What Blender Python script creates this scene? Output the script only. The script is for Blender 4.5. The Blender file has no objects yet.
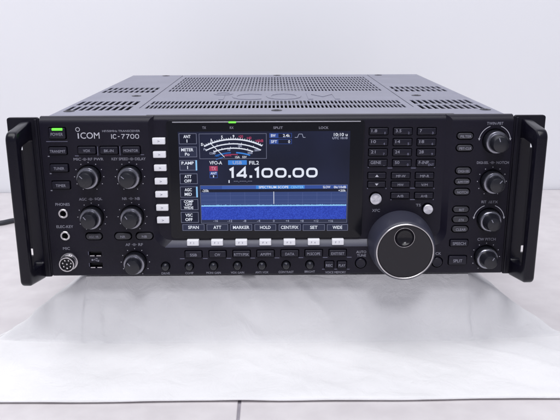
import bpy, bmesh, math, random
from mathutils import Vector, noise
random.seed(7)
S = 0.001                       # everything below is measured in millimetres
sc = bpy.context.scene
COL = sc.collection

# ------------------------------------------------------------------ camera
F_PX = 715.0
CAM = Vector((-3.77, -637.0, 242.6)); YAW, PIT, ROL = .0095, .2738, -.0036
FW = Vector((math.sin(YAW)*math.cos(PIT), math.cos(YAW)*math.cos(PIT), -math.sin(PIT)))
_r = FW.cross(Vector((0, 0, 1))).normalized(); _u = _r.cross(FW)
RT = math.cos(ROL)*_r + math.sin(ROL)*_u
UP = -math.sin(ROL)*_r + math.cos(ROL)*_u
cd = bpy.data.cameras.new('camera'); cam = bpy.data.objects.new('camera', cd); COL.objects.link(cam)
from mathutils import Matrix
m = Matrix((RT, UP, -FW)).transposed().to_4x4(); m.translation = CAM*S
cam.matrix_world = m
cd.sensor_width = 36; cd.lens = 36*F_PX/560; cd.clip_start = .02; cd.clip_end = 50
sc.camera = cam

def fp(px, py, Y=0.0):
    """measured place on the vertical plane at depth Y (mm): returns x, z"""
    d = FW*F_PX + RT*(px-280) - UP*(py-210)
    t = (Y-CAM.y)/d.y; p = CAM + d*t
    return p.x, p.z
def fz(px, py, Z):
    d = FW*F_PX + RT*(px-280) - UP*(py-210)
    t = (Z-CAM.z)/d.z; p = CAM + d*t
    return p.x, p.y
def box(x0, y0, x1, y1, Y=0.0):
    """pixel rectangle -> axis aligned mm rectangle x0,z0,x1,z1 on plane Y"""
    cx, cy = (x0+x1)/2, (y0+y1)/2
    a = fp(x0, cy, Y)[0]; b = fp(x1, cy, Y)[0]; c = fp(cx, y1, Y)[1]; d = fp(cx, y0, Y)[1]
    return a, c, b, d

# ------------------------------------------------------------------ materials
def srgb(r, g, b):
    f = lambda c: (c/255/12.92) if c/255 <= .04045 else ((c/255+.055)/1.055)**2.4
    return (f(r), f(g), f(b), 1)
def mat(name, col, rough=.5, metal=0.0, bump=0.0, bscale=800, var=0.0, vscale=60, spec=.5, emit=None, estr=1.0, coat=0.0, rvar=0.0, aniso=0):
    m = bpy.data.materials.new(name); m.use_nodes = True
    nt = m.node_tree; b = nt.nodes['Principled BSDF']
    b.inputs['Base Color'].default_value = col if len(col) == 4 else (*col, 1)
    b.inputs['Roughness'].default_value = rough; b.inputs['Metallic'].default_value = metal
    b.inputs['Specular IOR Level'].default_value = spec
    b.inputs['Coat Weight'].default_value = coat
    b.inputs['Anisotropic'].default_value = aniso
    if emit: 
        b.inputs['Emission Color'].default_value = emit; b.inputs['Emission Strength'].default_value = estr
    if bump or var or rvar:
        tc = nt.nodes.new('ShaderNodeTexCoord')
    if bump:
        n = nt.nodes.new('ShaderNodeTexNoise'); n.inputs['Scale'].default_value = bscale; n.inputs['Detail'].default_value = 3
        bp = nt.nodes.new('ShaderNodeBump'); bp.inputs['Strength'].default_value = bump; bp.inputs['Distance'].default_value = .0003
        nt.links.new(tc.outputs['Object'], n.inputs['Vector']); nt.links.new(n.outputs['Fac'], bp.inputs['Height'])
        nt.links.new(bp.outputs['Normal'], b.inputs['Normal'])
    if var:
        n = nt.nodes.new('ShaderNodeTexNoise'); n.inputs['Scale'].default_value = vscale; n.inputs['Detail'].default_value = 5
        r = nt.nodes.new('ShaderNodeValToRGB')
        c = b.inputs['Base Color'].default_value
        r.color_ramp.elements[0].position = .3; r.color_ramp.elements[1].position = .7
        r.color_ramp.elements[0].color = (c[0]*(1-var), c[1]*(1-var), c[2]*(1-var), 1)
        r.color_ramp.elements[1].color = (min(1, c[0]*(1+var)), min(1, c[1]*(1+var)), min(1, c[2]*(1+var)), 1)
        nt.links.new(tc.outputs['Object'], n.inputs['Vector']); nt.links.new(n.outputs['Fac'], r.inputs['Fac'])
        nt.links.new(r.outputs['Color'], b.inputs['Base Color'])
    if rvar:
        n = nt.nodes.new('ShaderNodeTexNoise'); n.inputs['Scale'].default_value = 35; n.inputs['Detail'].default_value = 6
        mr = nt.nodes.new('ShaderNodeMapRange'); mr.inputs['To Min'].default_value = rough-rvar; mr.inputs['To Max'].default_value = rough+rvar
        nt.links.new(tc.outputs['Object'], n.inputs['Vector']); nt.links.new(n.outputs['Fac'], mr.inputs['Value'])
        nt.links.new(mr.outputs['Result'], b.inputs['Roughness'])
    return m

M = dict(
    panel=mat('panel_paint', (.0080, .0068, .0150), .40, spec=.25, bump=.35, bscale=1500, var=.12, vscale=30, rvar=.06),
    cover=mat('cover_paint_glare', (.185, .187, .250), .36, bump=.25, bscale=1600, var=.06, vscale=25, rvar=.05),  # black paint turned grey: glare on the lid put into its colour
    dark=mat('inside_dark', (.006, .006, .008), .8),
    handle=mat('handle_paint', (.0045, .0040, .0095), .24, spec=.30, bump=.2, bscale=1200, rvar=.06),
    ear=mat('ear_paint', (.0055, .0048, .0105), .42, spec=.28, bump=.2, bscale=1200, rvar=.05),
    button=mat('button_plastic', (.0095, .0088, .018), .32, spec=.33, bump=.15, bscale=2000, rvar=.05),
    pill=mat('pill_plastic', (.028, .028, .036), .35, bump=.1, bscale=2000),
    knob=mat('knob_plastic', (.012, .0125, .018), .28, bump=.15, bscale=1500, rvar=.05),
    knobring=mat('knob_ring', (.27, .27, .31), .22, metal=.9),
    glint=mat('glint_metal', (.38, .38, .42), .3, metal=1.0),  # bright metal for the reflection line on the bezel edge
    strip=mat('strip_plastic', (.052, .053, .080), .4, bump=.1),
    rubber=mat('dial_body', (.034, .035, .055), .42, bump=.3, bscale=1500, rvar=.06),
    dialface=mat('dial_face', (.011, .010, .014), .18, spec=.38, bump=.1, bscale=2500, rvar=.05),
    chrome=mat('chrome', (.60, .58, .59), .26, metal=1.0, rvar=.05),
    nickel=mat('nickel', (.62, .60, .62), .28, metal=1.0, bump=.25, bscale=900, rvar=.08),
    spun=mat('spun_aluminium', (.74, .74, .79), .30, metal=1.0, aniso=.92),
    white=mat('white_key', (.80, .80, .84), .42, bump=.1),
    ink=mat('grey_ink', srgb(142, 142, 155), .6),
    inkw=mat('white_ink', srgb(192, 192, 202), .5),
    inkb=mat('legend_ink', srgb(138, 138, 152), .6),
    inkd=mat('dark_ink', srgb(112, 112, 134), .6),
    bezel=mat('bezel_gloss', (.006, .006, .009), .2, spec=.28, rvar=.04),
    screw=mat('screw_dark', (.02, .02, .028), .4, metal=.6),
    cable=mat('cable_rubber', (.03, .032, .042), .5),
    alu=mat('inner_aluminium', (.75, .75, .78), .35, metal=.5),
    led=mat('green_led', (.05, .5, .03), .3, emit=srgb(120, 235, 70), estr=1.0),
    foot=mat('foot_rubber', (.02, .02, .02), .7),
)
_nt = M['spun'].node_tree; _tg = _nt.nodes.new('ShaderNodeTangent'); _tg.direction_type = 'RADIAL'; _tg.axis = 'Y'
_nt.links.new(_tg.outputs['Tangent'], _nt.nodes['Principled BSDF'].inputs['Tangent'])
def emis(name, r, g, b, k=1.0):
    c = srgb(r, g, b)
    return mat(name, (.002, .002, .003), .25, emit=c, estr=k, spec=.12)
# ------------------------------------------------------------------ mesh helpers
class MB:
    def __init__(s): s.bm = bmesh.new(); s.mats = []
    def mi(s, m):
        if m not in s.mats: s.mats.append(m)
        return s.mats.index(m)
def finish(name, b, parent=None, mats=None, sharp=35, loc=None):
    bmx = b.bm if isinstance(b, MB) else b
    ml = b.mats if isinstance(b, MB) else (mats if isinstance(mats, list) else [mats])
    bmesh.ops.recalc_face_normals(bmx, faces=bmx.faces) if not getattr(b, 'keep', False) else None
    me = bpy.data.meshes.new(name)
    for v in bmx.verts: v.co *= S
    for f in bmx.faces: f.smooth = True
    bmx.to_mesh(me); bmx.free()
    me.set_sharp_from_angle(angle=math.radians(sharp))
    for m in ml: me.materials.append(m)
    o = bpy.data.objects.new(name, me); COL.objects.link(o)
    if parent: o.parent = parent
    return o
def tag(o, label=None, cat=None, kind=None, group=None):
    if label: o['label'] = label
    if cat: o['category'] = cat
    if kind: o['kind'] = kind
    if group: o['group'] = group
    return o
def rrect(x0, z0, x1, z1, r, n=5):
    r = max(.01, min(r, (x1-x0)/2-.001, (z1-z0)/2-.001)); pts = []
    for cx, cz, a in ((x1-r, z1-r, 0), (x0+r, z1-r, 90), (x0+r, z0+r, 180), (x1-r, z0+r, 270)):
        for i in range(n+1):
            t = math.radians(a+90*i/n); pts.append((cx+r*math.cos(t), cz+r*math.sin(t)))
    return pts
def loft(bm, loops, cap0=True, cap1=True, mi=0):
    vs = [[bm.verts.new(p) for p in L] for L in loops]; n = len(vs[0])
    for a, b in zip(vs, vs[1:]):
        for i in range(n):
            f = bm.faces.new((a[i], a[(i+1) % n], b[(i+1) % n], b[i])); f.material_index = mi
    if cap0: bm.faces.new(vs[0][::-1]).material_index = mi
    if cap1: bm.faces.new(vs[-1]).material_index = mi
    return vs
def prism(bm, rect, yb, yf, r=.6, c=.4, mi=0, n=5):
    """rounded block from depth yb forward to yf (yf < yb) with softened front edge"""
    x0, z0, x1, z1 = rect; L = []
    L.append([(x, yb, z) for x, z in rrect(x0, z0, x1, z1, r, n)])
    for k in range(4):
        a = math.radians(90*k/3); ins = c*(1-math.cos(a)); yy = yf+c*(1-math.sin(a))
        L.append([(x, yy, z) for x, z in rrect(x0+ins, z0+ins, x1-ins, z1-ins, max(.05, r-ins), n)])
    loft(bm, L, mi=mi)
def cuboid(bm, x0, y0, z0, x1, y1, z1, mi=0):
    loft(bm, [[(x0, y0, z0), (x1, y0, z0), (x1, y0, z1), (x0, y0, z1)], [(x0, y1, z0), (x1, y1, z0), (x1, y1, z1), (x0, y1, z1)]], mi=mi)
def lathe(bm, cx, cz, prof, n=48, mi=0, flute=None, cap=True):
    """prof: (radius, y) from the panel outwards"""
    L = []
    for j, (r, y) in enumerate(prof):
        row = []
        for i in range(n):
            a = 2*math.pi*i/n; rr = r
            if flute and flute[1] <= j <= flute[2]: rr = r*(1+flute[3]*math.cos(flute[0]*a))
            row.append((cx+rr*math.cos(a), y, cz+rr*math.sin(a)))
        L.append(row)
    loft(bm, L, cap0=cap, cap1=cap, mi=mi)
_tcache = {}
def text_verts(s, off=0.0):
    k = (s, off)
    if k in _tcache: return _tcache[k]
    cu = bpy.data.curves.new('t', 'FONT'); cu.body = s; cu.size = 1; cu.offset = off; cu.resolution_u = 3; cu.fill_mode = 'FRONT'
    ob = bpy.data.objects.new('t', cu); COL.objects.link(ob)
    dg = bpy.context.evaluated_depsgraph_get(); me = ob.evaluated_get(dg).to_mesh()
    vs = [tuple(v.co) for v in me.vertices]; fs = [tuple(p.vertices) for p in me.polygons]
    ob.evaluated_get(dg).to_mesh_clear(); bpy.data.objects.remove(ob); bpy.data.curves.remove(cu)
    _tcache[k] = (vs, fs); return _tcache[k]
def text(b, s, rect, Y, m, off=.01, th=0.0):
    vs, fs = text_verts(s, off)
    if not vs: return
    x0 = min(v[0] for v in vs); x1 = max(v[0] for v in vs); y0 = min(v[1] for v in vs); y1 = max(v[1] for v in vs)
    X0, Z0, X1, Z1 = rect; mi = b.mi(m)
    nv = [b.bm.verts.new((X0+(v[0]-x0)/(x1-x0)*(X1-X0), Y, Z0+(v[1]-y0)/max(1e-6, y1-y0)*(Z1-Z0))) for v in vs]
    for f in fs:
        try: b.bm.faces.new([nv[i] for i in f]).material_index = mi
        except ValueError: pass
def tpx(b, s, x0, y0, x1, y1, m, Y=0.0, off=.01): text(b, s, box(x0, y0, x1, y1, Y), Y-.06, m, off)
def quad(b, rect, Y, m):
    x0, z0, x1, z1 = rect
    f = b.bm.faces.new([b.bm.verts.new(p) for p in ((x0, Y, z0), (x1, Y, z0), (x1, Y, z1), (x0, Y, z1))]); f.material_index = b.mi(m)
GL = {  # stroke glyphs of a wide square-round face, unit cell 0..1 x 0..1
    '1': ([[(.0, .80), (.9, .97), (.9, 0)]], .48), '4': ([[(.80, 0), (.80, 1.0), (.02, .30), (.02, .24), (1.02, .24)]], 1.0), '-': ([[(.1, .48), (.9, .48)]], .7),
    '7': ([[(0, 1.0), (1.0, 1.0), (1.0, .86), (.42, .30), (.42, 0)]], 1.0), 'I': ([[(.1, 1.0), (.1, 0)]], .2),
    '0': ('ring', 1.0), 'C': ('cee', .95), '.': ('dot', .15)}
def wide_text(b, s, rect, Y, m, w):
    X0, Z0, X1, Z1 = rect; hgt = Z1-Z0; gap = .19 if 'C' not in s else .22
    tot = sum(GL[c][1] for c in s)+gap*(len(s)-1); ux = (X1-X0)/tot; mi = b.mi(m); x = X0
    vw = w*1.0
    def stroke(P, cyc=False):
        P = [Vector(p) for p in P]; n = len(P); Lr = []
        for i in range(n):
            if cyc or 0 < i < n-1:
                d0 = (P[i]-P[i-1]).normalized(); d1 = (P[(i+1) % n]-P[i]).normalized(); t_ = (d0+d1).normalized(); nn = Vector((-t_.y, t_.x)); k = 1/max(.45, nn.dot(Vector((-d0.y, d0.x))))
            else:
                d0 = (P[1]-P[0] if i == 0 else P[i]-P[i-1]).normalized(); nn = Vector((-d0.y, d0.x)); k = 1
            Lr.append([b.bm.verts.new((P[i].x+q*nn.x*vw/2*k, Y, P[i].y+q*nn.y*vw/2*k)) for q in (-1, 1)])
        for i in range(n if cyc else n-1):
            A, B = Lr[i], Lr[(i+1) % n]; b.bm.faces.new((A[0], A[1], B[1], B[0])).material_index = mi
    for c in s:
        g, gw = GL[c]; cw = gw*ux; h = w/2
        if g == 'ring': stroke(rrect(x+h, Z0+h, x+cw-h, Z1-h, hgt*.30, 6), True)
        elif g == 'cee':
            P = rrect(x+h, Z0+h, x+cw-h, Z1-h, hgt*.28, 6); k = len(P); stroke(P[2:k-2])
        elif g == 'dot': quad(b, (x+cw/2-w*.58, Z0, x+cw/2+w*.58, Z0+w*1.1), Y, m)
        else:
            for st_ in g:
                stroke([(x+h+px*(cw-w), Z0+(pz if 0 < pz < 1 else (h if c in '7-' and pz == 1 else 0) if False else pz)*hgt-(h if (pz == 1.0 and c in '7') else 0)) for px, pz in st_])
        x += cw+gap*ux
def disc(b, cx, cz, r, Y, m, n=14):
    f = b.bm.faces.new([b.bm.verts.new((cx+r*math.cos(2*math.pi*i/n), Y, cz+r*math.sin(2*math.pi*i/n))) for i in range(n)]); f.material_index = b.mi(m)
def arc(b, cx, cz, r, w, a0, a1, Y, m, n=24):
    mi = b.mi(m); prev = None
    for i in range(n+1):
        a = math.radians(a0+(a1-a0)*i/n)
        p = [b.bm.verts.new((cx+q*math.cos(a), Y, cz+q*math.sin(a))) for q in (r-w/2, r+w/2)]
        if prev: b.bm.faces.new((prev[0], prev[1], p[1], p[0])).material_index = mi
        prev = p
def line(b, x0, z0, x1, z1, w, Y, m):
    d = Vector((x1-x0, z1-z0)); n = Vector((-d.y, d.x)).normalized()*w/2
    f = b.bm.faces.new([b.bm.verts.new((p[0], Y, p[1])) for p in ((x0-n.x, z0-n.y), (x1-n.x, z1-n.y), (x1+n.x, z1+n.y), (x0+n.x, z0+n.y))]); f.material_index = b.mi(m)
def frame(b, rect, w, Y, m):
    x0, z0, x1, z1 = rect
    quad(b, (x0, z0, x1, z0+w), Y, m); quad(b, (x0, z1-w, x1, z1), Y, m); quad(b, (x0, z0+w, x0+w, z1-w), Y, m); quad(b, (x1-w, z0+w, x1, z1-w), Y, m)
def flat(): 
    b = MB(); b.keep = True; return b
def boolean(base, cut, op='DIFFERENCE'):
    """bmesh (mm) op bmesh (mm) -> bmesh"""
    obs = []
    for q in (base, cut):
        bmesh.ops.recalc_face_normals(q, faces=q.faces)
        me = bpy.data.meshes.new('b'); q.to_mesh(me); q.free(); o = bpy.data.objects.new('b', me); COL.objects.link(o); obs.append(o)
    md = obs[0].modifiers.new('b', 'BOOLEAN'); md.operation = op; md.object = obs[1]; md.solver = 'EXACT'; md.use_self = True
    dg = bpy.context.evaluated_depsgraph_get(); me = bpy.data.meshes.new_from_object(obs[0].evaluated_get(dg))
    r = bmesh.new(); r.from_mesh(me)
    for o in obs: bpy.data.objects.remove(o)
    return r

W2, H = 212.5, 150.8
RY = 4.0                                   # depth of the recessed middle of the panel

# ================================================================== the radio
radio = bpy.data.objects.new('radio_transceiver', None); COL.objects.link(radio)
tag(radio, 'black rack-mount radio transceiver with blue spectrum display, many knobs and big tuning dial', 'radio')

wells = bmesh.new()                        # cut in frame and middle alike
buttons = []                               # (kind, rect, r, yback, yfront, material, legends)
def well(rect, r, g=.9, depth=7, yf=-6):
    x0, z0, x1, z1 = rect
    loft(wells, [[(x, yy, z) for x, z in rrect(x0-g, z0-g, x1+g, z1+g, r+g*.6, 5)] for yy in (depth, yf)])
def rwell(cx, cz, r, depth=7, n=40):
    loft(wells, [[(cx+r*math.cos(2*math.pi*i/n), yy, cz+r*math.sin(2*math.pi*i/n)) for i in range(n)] for yy in (depth, -6)])

def button(name, px, r, base, proud, m, legends=(), c=.5, g=.8):
    """legends: (text, x0,y0,x1,y1 px, ink)"""
    yf = base-proud; rect = box(*px, yf)
    well(rect, r, g)
    bm = bmesh.new(); prism(bm, rect, 7.2, yf, r, c)
    o = finish(name, bm, radio, m, sharp=50)
    if legends:
        b = flat()
        for L in legends: text(b, L[0], box(*L[1:5], yf), yf-.05, L[5] if len(L) > 5 else M['inkb'], .008)
        finish('legend', b, o)
    return o, rect, yf
def mid(px, s, w=None, hh=2.9, dy=.3, ink=None):
    cx, cy = (px[0]+px[2])/2, (px[1]+px[3])/2+dy
    w = w or len(s)*2.25
    return (s, cx-w/2, cy-hh/2, cx+w/2, cy+hh/2, ink or M['inkb'])

# ---- left section buttons
o, rect, yf = button('power_button', (48.6, 128.4, 65, 138.8), .8, 0, 2.2, M['button'], [('POWER', 50.6, 132.8, 62.8, 135.9)])
led = bmesh.new(); r_ = box(51.6, 128.3, 62.4, 130.6, yf); prism(led, (r_[0], r_[1], r_[2], r_[3]), yf+1, yf-.35, .5, .3); finish('power_lamp', led, o, M['led'])
for px, s, w in (((48.9, 147.6, 66.3, 154.5), 'TRANSMIT', 15.5), ((50.1, 164.7, 67.8, 171.8), 'TUNER', 10.5), ((52, 181.8, 69.6, 189), 'TIMER', 10)):
    button('push_button', px, .7, 0, 2, M['button'], [mid(px, s, w, 2.7)])
for px, s, w in (((77.8, 147, 95.4, 154), 'VOX', 7), ((99.9, 147, 117.6, 154), 'BK-IN', 9.5), ((122, 146.8, 139.7, 153.8), 'MONITOR', 14.5)):
    button('push_button', px, .7, 0, 2, M['button'], [mid(px, s, w, 2.7)])
for px, s, w in (((86, 233.6, 101.6, 239.6), 'AGC VR', 9.5), ((115, 233.4, 130.8, 239.6), 'NR', 5), ((136.4, 233.2, 152.4, 239.4), 'NB', 5)):
    button('push_button', px, 3, 0, 1.4, M['pill'], [mid(px, s, w, 2.3)], g=1.0)
# ---- mode row
xs = [(185.2, 201.6), (209.2, 225.8), (233.1, 250), (257, 274), (281.2, 298.4), (305.2, 322.3), (329.4, 346.2)]
for (a, b_), s, w in zip(xs, ('SSB', 'CW', 'RTTY/PSK', 'AM/FM', 'DATA', 'M.SCOPE', 'EXIT/SET'), (7, 5.5, 15, 10.5, 9, 13, 13)):
    dy = -(a-185)*.010
    px = (a, 251.6+dy, b_, 257.8+dy); button('push_button', px, .6, 0, 1.8, M['button'], [mid(px, s, w, 2.7)])
for (a, b_), s in (((325, 333.6), 'REC'), ((337.7, 346.3), 'PLAY')):
    px = (a, 261.8, b_, 268.4); button('push_button', px, .6, 0, 1.8, M['button'], [mid(px, s, 6.6, 2.6)])
# ---- keypad and memory keys in the recess
KY = RY
kp = [[('1.8', '1'), ('3.5', '2'), ('7', '3')], [('10', '4'), ('14', '5'), ('18', '6')], [('21', '7'), ('24', '8'), ('28', '9')], [('GENE', '.'), ('50', '0'), ('F-INP', 'ENT')]]
for ri, row in enumerate(kp):
    y0 = (128.3, 139.1, 149.4, 160.0)[ri]; sh = (0, -.3, -.7, -1)[ri]
    for ci, (big, small) in enumerate(row):
        x0 = (369.7, 393.9, 417.9)[ci]+sh
        px = (x0, y0, x0+18.2, y0+6.4)
        wb = {1: 2.2, 2: 4.6, 3: 5.6, 4: 10.5, 5: 10}[len(big)]
        lg = [(big, x0+1.9, y0+1, x0+1.9+wb, y0+4, M['inkb'])]
        ws = (.7 if small in '1.' else 1.6) if len(small) == 1 else 5.6
        hs = 2.4 if small != '.' else .7
        lg.append((small, x0+15.6-ws+(1.3 if len(small) > 1 else 0), y0+5.9-hs, x0+15.6+(1.3 if len(small) > 1 else 0), y0+5.9, M['inkd']))
        button('keypad_key', px, .5, KY, 1.5, M['button'], lg, c=.45)
for px, s, w in (((391.8, 173, 410, 178.6), 'MP-W', 9.5), ((415.8, 173, 433.6, 178.6), 'MP-R', 9), ((391.6, 181.9, 409.7, 187.2), 'MW', 6), ((415.4, 181.9, 433.3, 187.2), 'V/M', 6.5),
                 ((391.2, 193, 409.2, 198.6), 'A/B', 6.5), ((415, 193, 433, 198.6), 'A=B', 6.5)):
    button('push_button', px, .5, KY, 1.5, M['button'], [mid(px, s, w, 2.5)], c=.45)
for px, up in (((368.2, 173, 385.7, 178.6), 1), ((368.1, 181.9, 385.2, 187.3), -1)):
    o, rect, yf = button('push_button', px, .5, KY, 1.5, M['button'], c=.45)
    b = flat(); cx = (rect[0]+rect[2])/2; cz = (rect[1]+rect[3])/2; mi = b.mi(M['inkw'])
    b.bm.faces.new([b.bm.verts.new(p) for p in ((cx-1.7, yf-.05, cz-1*up), (cx+1.7, yf-.05, cz-1*up), (cx, yf-.05, cz+1.1*up))]); finish('legend', b, o)
# ---- white column keys and white row keys
wc = [(152.1, 138.1, 165, 144.5), (152.9, 151.7, 165.7, 157.9), (153.9, 165.1, 166.3, 171.2), (154.6, 178.5, 167.1, 184.6), (155.2, 191.7, 167.6, 197.6), (156.1, 205, 168.2, 210.9), (156.9, 217.4, 169.1, 223.4)]
for px in wc:
    cx, cy = (px[0]+px[2])/2, (px[1]+px[3])/2
    button('white_key', px, .6, RY, 3.2, M['white'], [('>', cx-1.2, cy-.9, cx+1, cy+.9, M['inkd'])], c=.5, g=.5)
wr = [186.9, 211.1, 235.3, 259.4, 283.6, 307.9, 332.1]
SY = 1.8
for i, x in enumerate(wr):
    dy = -i*.13
    px = (x, 240.3+dy, x+11.8, 246+dy)
    button('white_key', px, .6, 2, 3.4, M['white'], [('F', x+3.2, 242.2+dy, x+4.3, 244+dy, M['inkd']), (str(i+1), x+6.6, 242.2+dy, x+(7.0 if i == 0 else 7.6), 244+dy, M['inkd'])], c=.7, g=.6)
# ---- right section
for px, s, w in (((457.7, 133.2, 473.3, 139), 'FILTER', 11), ((456.9, 145.2, 472.7, 151), 'PBT-CLR', 12), ((456.2, 167.9, 471, 173.8), 'DIGI-SEL', 11.5), ((455.2, 179, 470.1, 184.4), 'APF/TPF', 11.5),
                 ((454.5, 189.2, 469.5, 194.8), 'NOTCH', 10.5), ((453.4, 207, 468.8, 212.2), 'RIT', 5), ((452.9, 216.8, 468.4, 222.4), 'ΔTX', 5.5), ((452.4, 226.5, 468, 232), 'CLEAR', 10)):
    lit = s in ('DIGI-SEL', 'APF/TPF', 'NOTCH', 'FILTER', 'PBT-CLR')
    button('push_button', px, 3, 0, 1.4, M['pill'], [(s, (px[0]+px[2])/2-w/2+.6, (px[1]+px[3])/2-.9, (px[0]+px[2])/2+w/2+.6, (px[1]+px[3])/2+1.6, M['inkb'])], g=1.0)
px = (450.4, 240.2, 468, 246.4); button('push_button', px, 1.2, 0, 1.8, M['button'], [mid(px, 'SPEECH', 13, 2.8)])
px = (449, 256.4, 466.5, 264.7); button('push_button', px, 1, 0, 1.8, M['button'], [mid(px, 'SPLIT', 9, 3)])

# ---- knobs
def dots(b, cx, cz, r, angs, Y=0):
    for a in angs: disc(b, cx+r*math.cos(math.radians(a)), cz+r*math.sin(math.radians(a)), .42, Y-.06, M['inkw'], 10)
KA = [90, 60, 120, 30, 150, 0, 180, -30, 210, -62, 242]
ink = flat()
def knob(name, px, py, ro, ri, h1, h2, ptr, mode='double', ring=13.3, ticks='dots'):
    cx, cz = fp(px, py, 0)
    rwell(cx, cz, ro+1.1, 3)
    root = None
    bm = bmesh.new()
    if mode == 'double':
        lathe(bm, cx, cz, [(ro*.99, 3.5), (ro*.99, 0), (ro, -1), (ro*.985, -h1+1.4)], 72, flute=(24, 1, 3, .010))
        root = finish(name, bm, radio, M['knob'])
        bm = bmesh.new(); lathe(bm, cx, cz, [(ro*.97, -h1+1.5), (ro*.965, -h1+1.1), (ro*.93, -h1+.3), (ro*.88, -h1), (ri*.9, -h1+.1)], 72); finish('knob_collar', bm, root, M['knobring'])
        b = MB(); mi = b.mi(M['knob']); mr = b.mi(M['knobring'])
        lathe(b.bm, cx, cz, [(ri+.25, -h1+.5), (ri+.25, -h1-1.2), (ri, -h1-1.6)], 60, mi=mr)
        lathe(b.bm, cx, cz, [(ri, -h1-1), (ri*.97, -h1-2), (ri*.90, -h2+1.4), (ri*.84, -h2+.4), (ri*.74, -h2)], 60, mi=mi, flute=(20, 1, 2, .012))
        finish('knob_cap', b, root)
        rf = ri*.80
    else:
        lathe(bm, cx, cz, [(ro*.99, 3.5), (ro*.99, 0), (ro, -1), (ro*.975, -h1+1.9)], 72, flute=(24, 1, 3, .008))
        root = finish(name, bm, radio, M['knob'])
        bm = bmesh.new(); lathe(bm, cx, cz, [(ro*.96, -h1+2), (ro*.955, -h1+1.5), (ro*.90, -h1+.5), (ro*.82, -h1)], 72); finish('knob_collar', bm, root, M['knobring'])
        b = MB(); mi = b.mi(M['knob'])
        lathe(b.bm, cx, cz, [(ro*.80, -h1+.2), (ri*1.03, -h1-2.0), (ri*.97, -h2+1.2), (ri*.92, -h2+.3), (ri*.82, -h2)], 60, mi=mi)
        finish('knob_cap', b, root)
        rf = ri*.85
    b = MB(); a = math.radians(ptr); d = Vector((math.cos(a), math.sin(a)))
    # raised pointer bar across the crown edge
    p0, p1 = (rf*.45, rf*.98); w = .35; n = Vector((-d.y, d.x))*w
    pts = [(cx+d.x*q+s*n.x, cz+d.y*q+s*n.y) for q, s in ((p0, -1), (p1, -1), (p1, 1), (p0, 1))]
    loft(b.bm, [[(x, -h2+.4, z) for x, z in pts], [(x, -h2-.12, z) for x, z in pts]]); b.mi(M['inkb'])
    finish('pointer', b, root)
    ink = flat(); ink.mi(M['inkw'])
    if ticks == 'dots': dots(ink, cx, cz, ring, KA)
    else:
        for s in (1, -1):
            a0, a1 = (110, 172) if s == 1 else (70, 8)
            arc(ink, cx, cz, 14.2, .55, a0, a1, -.06, M['inkw'], 16)
            e = math.radians(a1); ex, ez = cx+14.2*math.cos(e), cz+14.2*math.sin(e)
            mi = ink.mi(M['inkw'])
            ink.bm.faces.new([ink.bm.verts.new(p) for p in ((ex-1.0, -.06, ez+.6), (ex+1.0, -.06, ez+.6), (ex, -.06, ez-1.5))]).material_index = mi
    finish('dial_scale', ink, root)
    return root
knob('control_knob', 89.2, 176.7, 10.2, 7.8, 8, 17, 135)
knob('control_knob', 130, 176.6, 10.2, 7.8, 8, 17, 140)
knob('control_knob', 92.3, 217, 10.2, 7.8, 8, 17, 130)
knob('control_knob', 132.5, 216.6, 10.2, 7.8, 8, 17, 125)
knob('control_knob', 135.4, 262, 10.2, 7.8, 8, 17, 130)
knob('control_knob', 494.6, 141, 10.4, 8.0, 9, 20, 110, ticks='arc')
knob('control_knob', 491.8, 181.3, 10.2, 7.8, 9, 18, 50)
knob('control_knob', 488.7, 219.5, 10.4, 6.6, 8, 18, 120, mode='single', ticks='arc')
knob('control_knob', 485.5, 256.5, 10.4, 6.6, 8, 18, 60, mode='single')

# small trimmer knobs
for (x, y), s, w in zip(((165.7, 266.2), (189.4, 265.9), (213.6, 265.6), (237.5, 265.4), (261.9, 265.1), (286.1, 264.8), (309.8, 264.4)),
                        ('DRIVE', 'COMP', 'MONI GAIN', 'VOX GAIN', 'ANTI VOX', 'CONTRAST', 'BRIGHT'), (8.2, 8, 14.4, 13.2, 13, 15, 10.3)):
    cx, cz = fp(x, y, 0); rwell(cx, cz, 4.5, 6)
    bm = bmesh.new(); lathe(bm, cx, cz, [(3.5, 6), (3.5, -2.5), (3.3, -3.3), (2.8, -3.8), (1.5, -4.2), (.3, -4.3)], 28); o = finish('trimmer_knob', bm, radio, M['knob'])
    b = MB(); line_ = loft(b.bm, [[(cx-.25, -3.6, cz+.8), (cx+.25, -3.6, cz+.8), (cx+.25, -3.6, cz+2.8), (cx-.25, -3.6, cz+2.8)], [(cx-.25, -4.25, cz+.8), (cx+.25, -4.25, cz+.8), (cx+.25, -4.0, cz+2.8), (cx-.25, -4.0, cz+2.8)]]); b.mi(M['inkd']); finish('pointer', b, o)
    q_ = flat(); tpx(q_, s, x-w/2, y+6.1, x+w/2, y+8.2, M['ink']); finish('printed_label', q_, o)
# auto tune / lock round buttons
for x, y in ((360.8, 263.2), (437.3, 262.2)):
    cx, cz = fp(x, y, -.8); rwell(cx, cz, 5.6, 6)
    bm = bmesh.new(); lathe(bm, cx, cz, [(4.7, 6), (4.7, -.3), (4.5, -.9), (4.0, -1.2), (3.2, -1.0), (.5, -.8)], 36); finish('round_button', bm, radio, M['button'])
# xfc / ts bright buttons
for x, y, r in ((376, 199.2, 5.4), (428.2, 209.5, 4.7)):
    cx, cz = fp(x, y, 0); rwell(cx, cz, r+.8, 7)
    bm = bmesh.new(); lathe(bm, cx, cz, [(r, 7), (r, .6), (r*.97, .1), (r*.9, -.1), (r*.5, .1), (.2, .2)], 48); finish('round_button', bm, radio, M['spun'])

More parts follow.
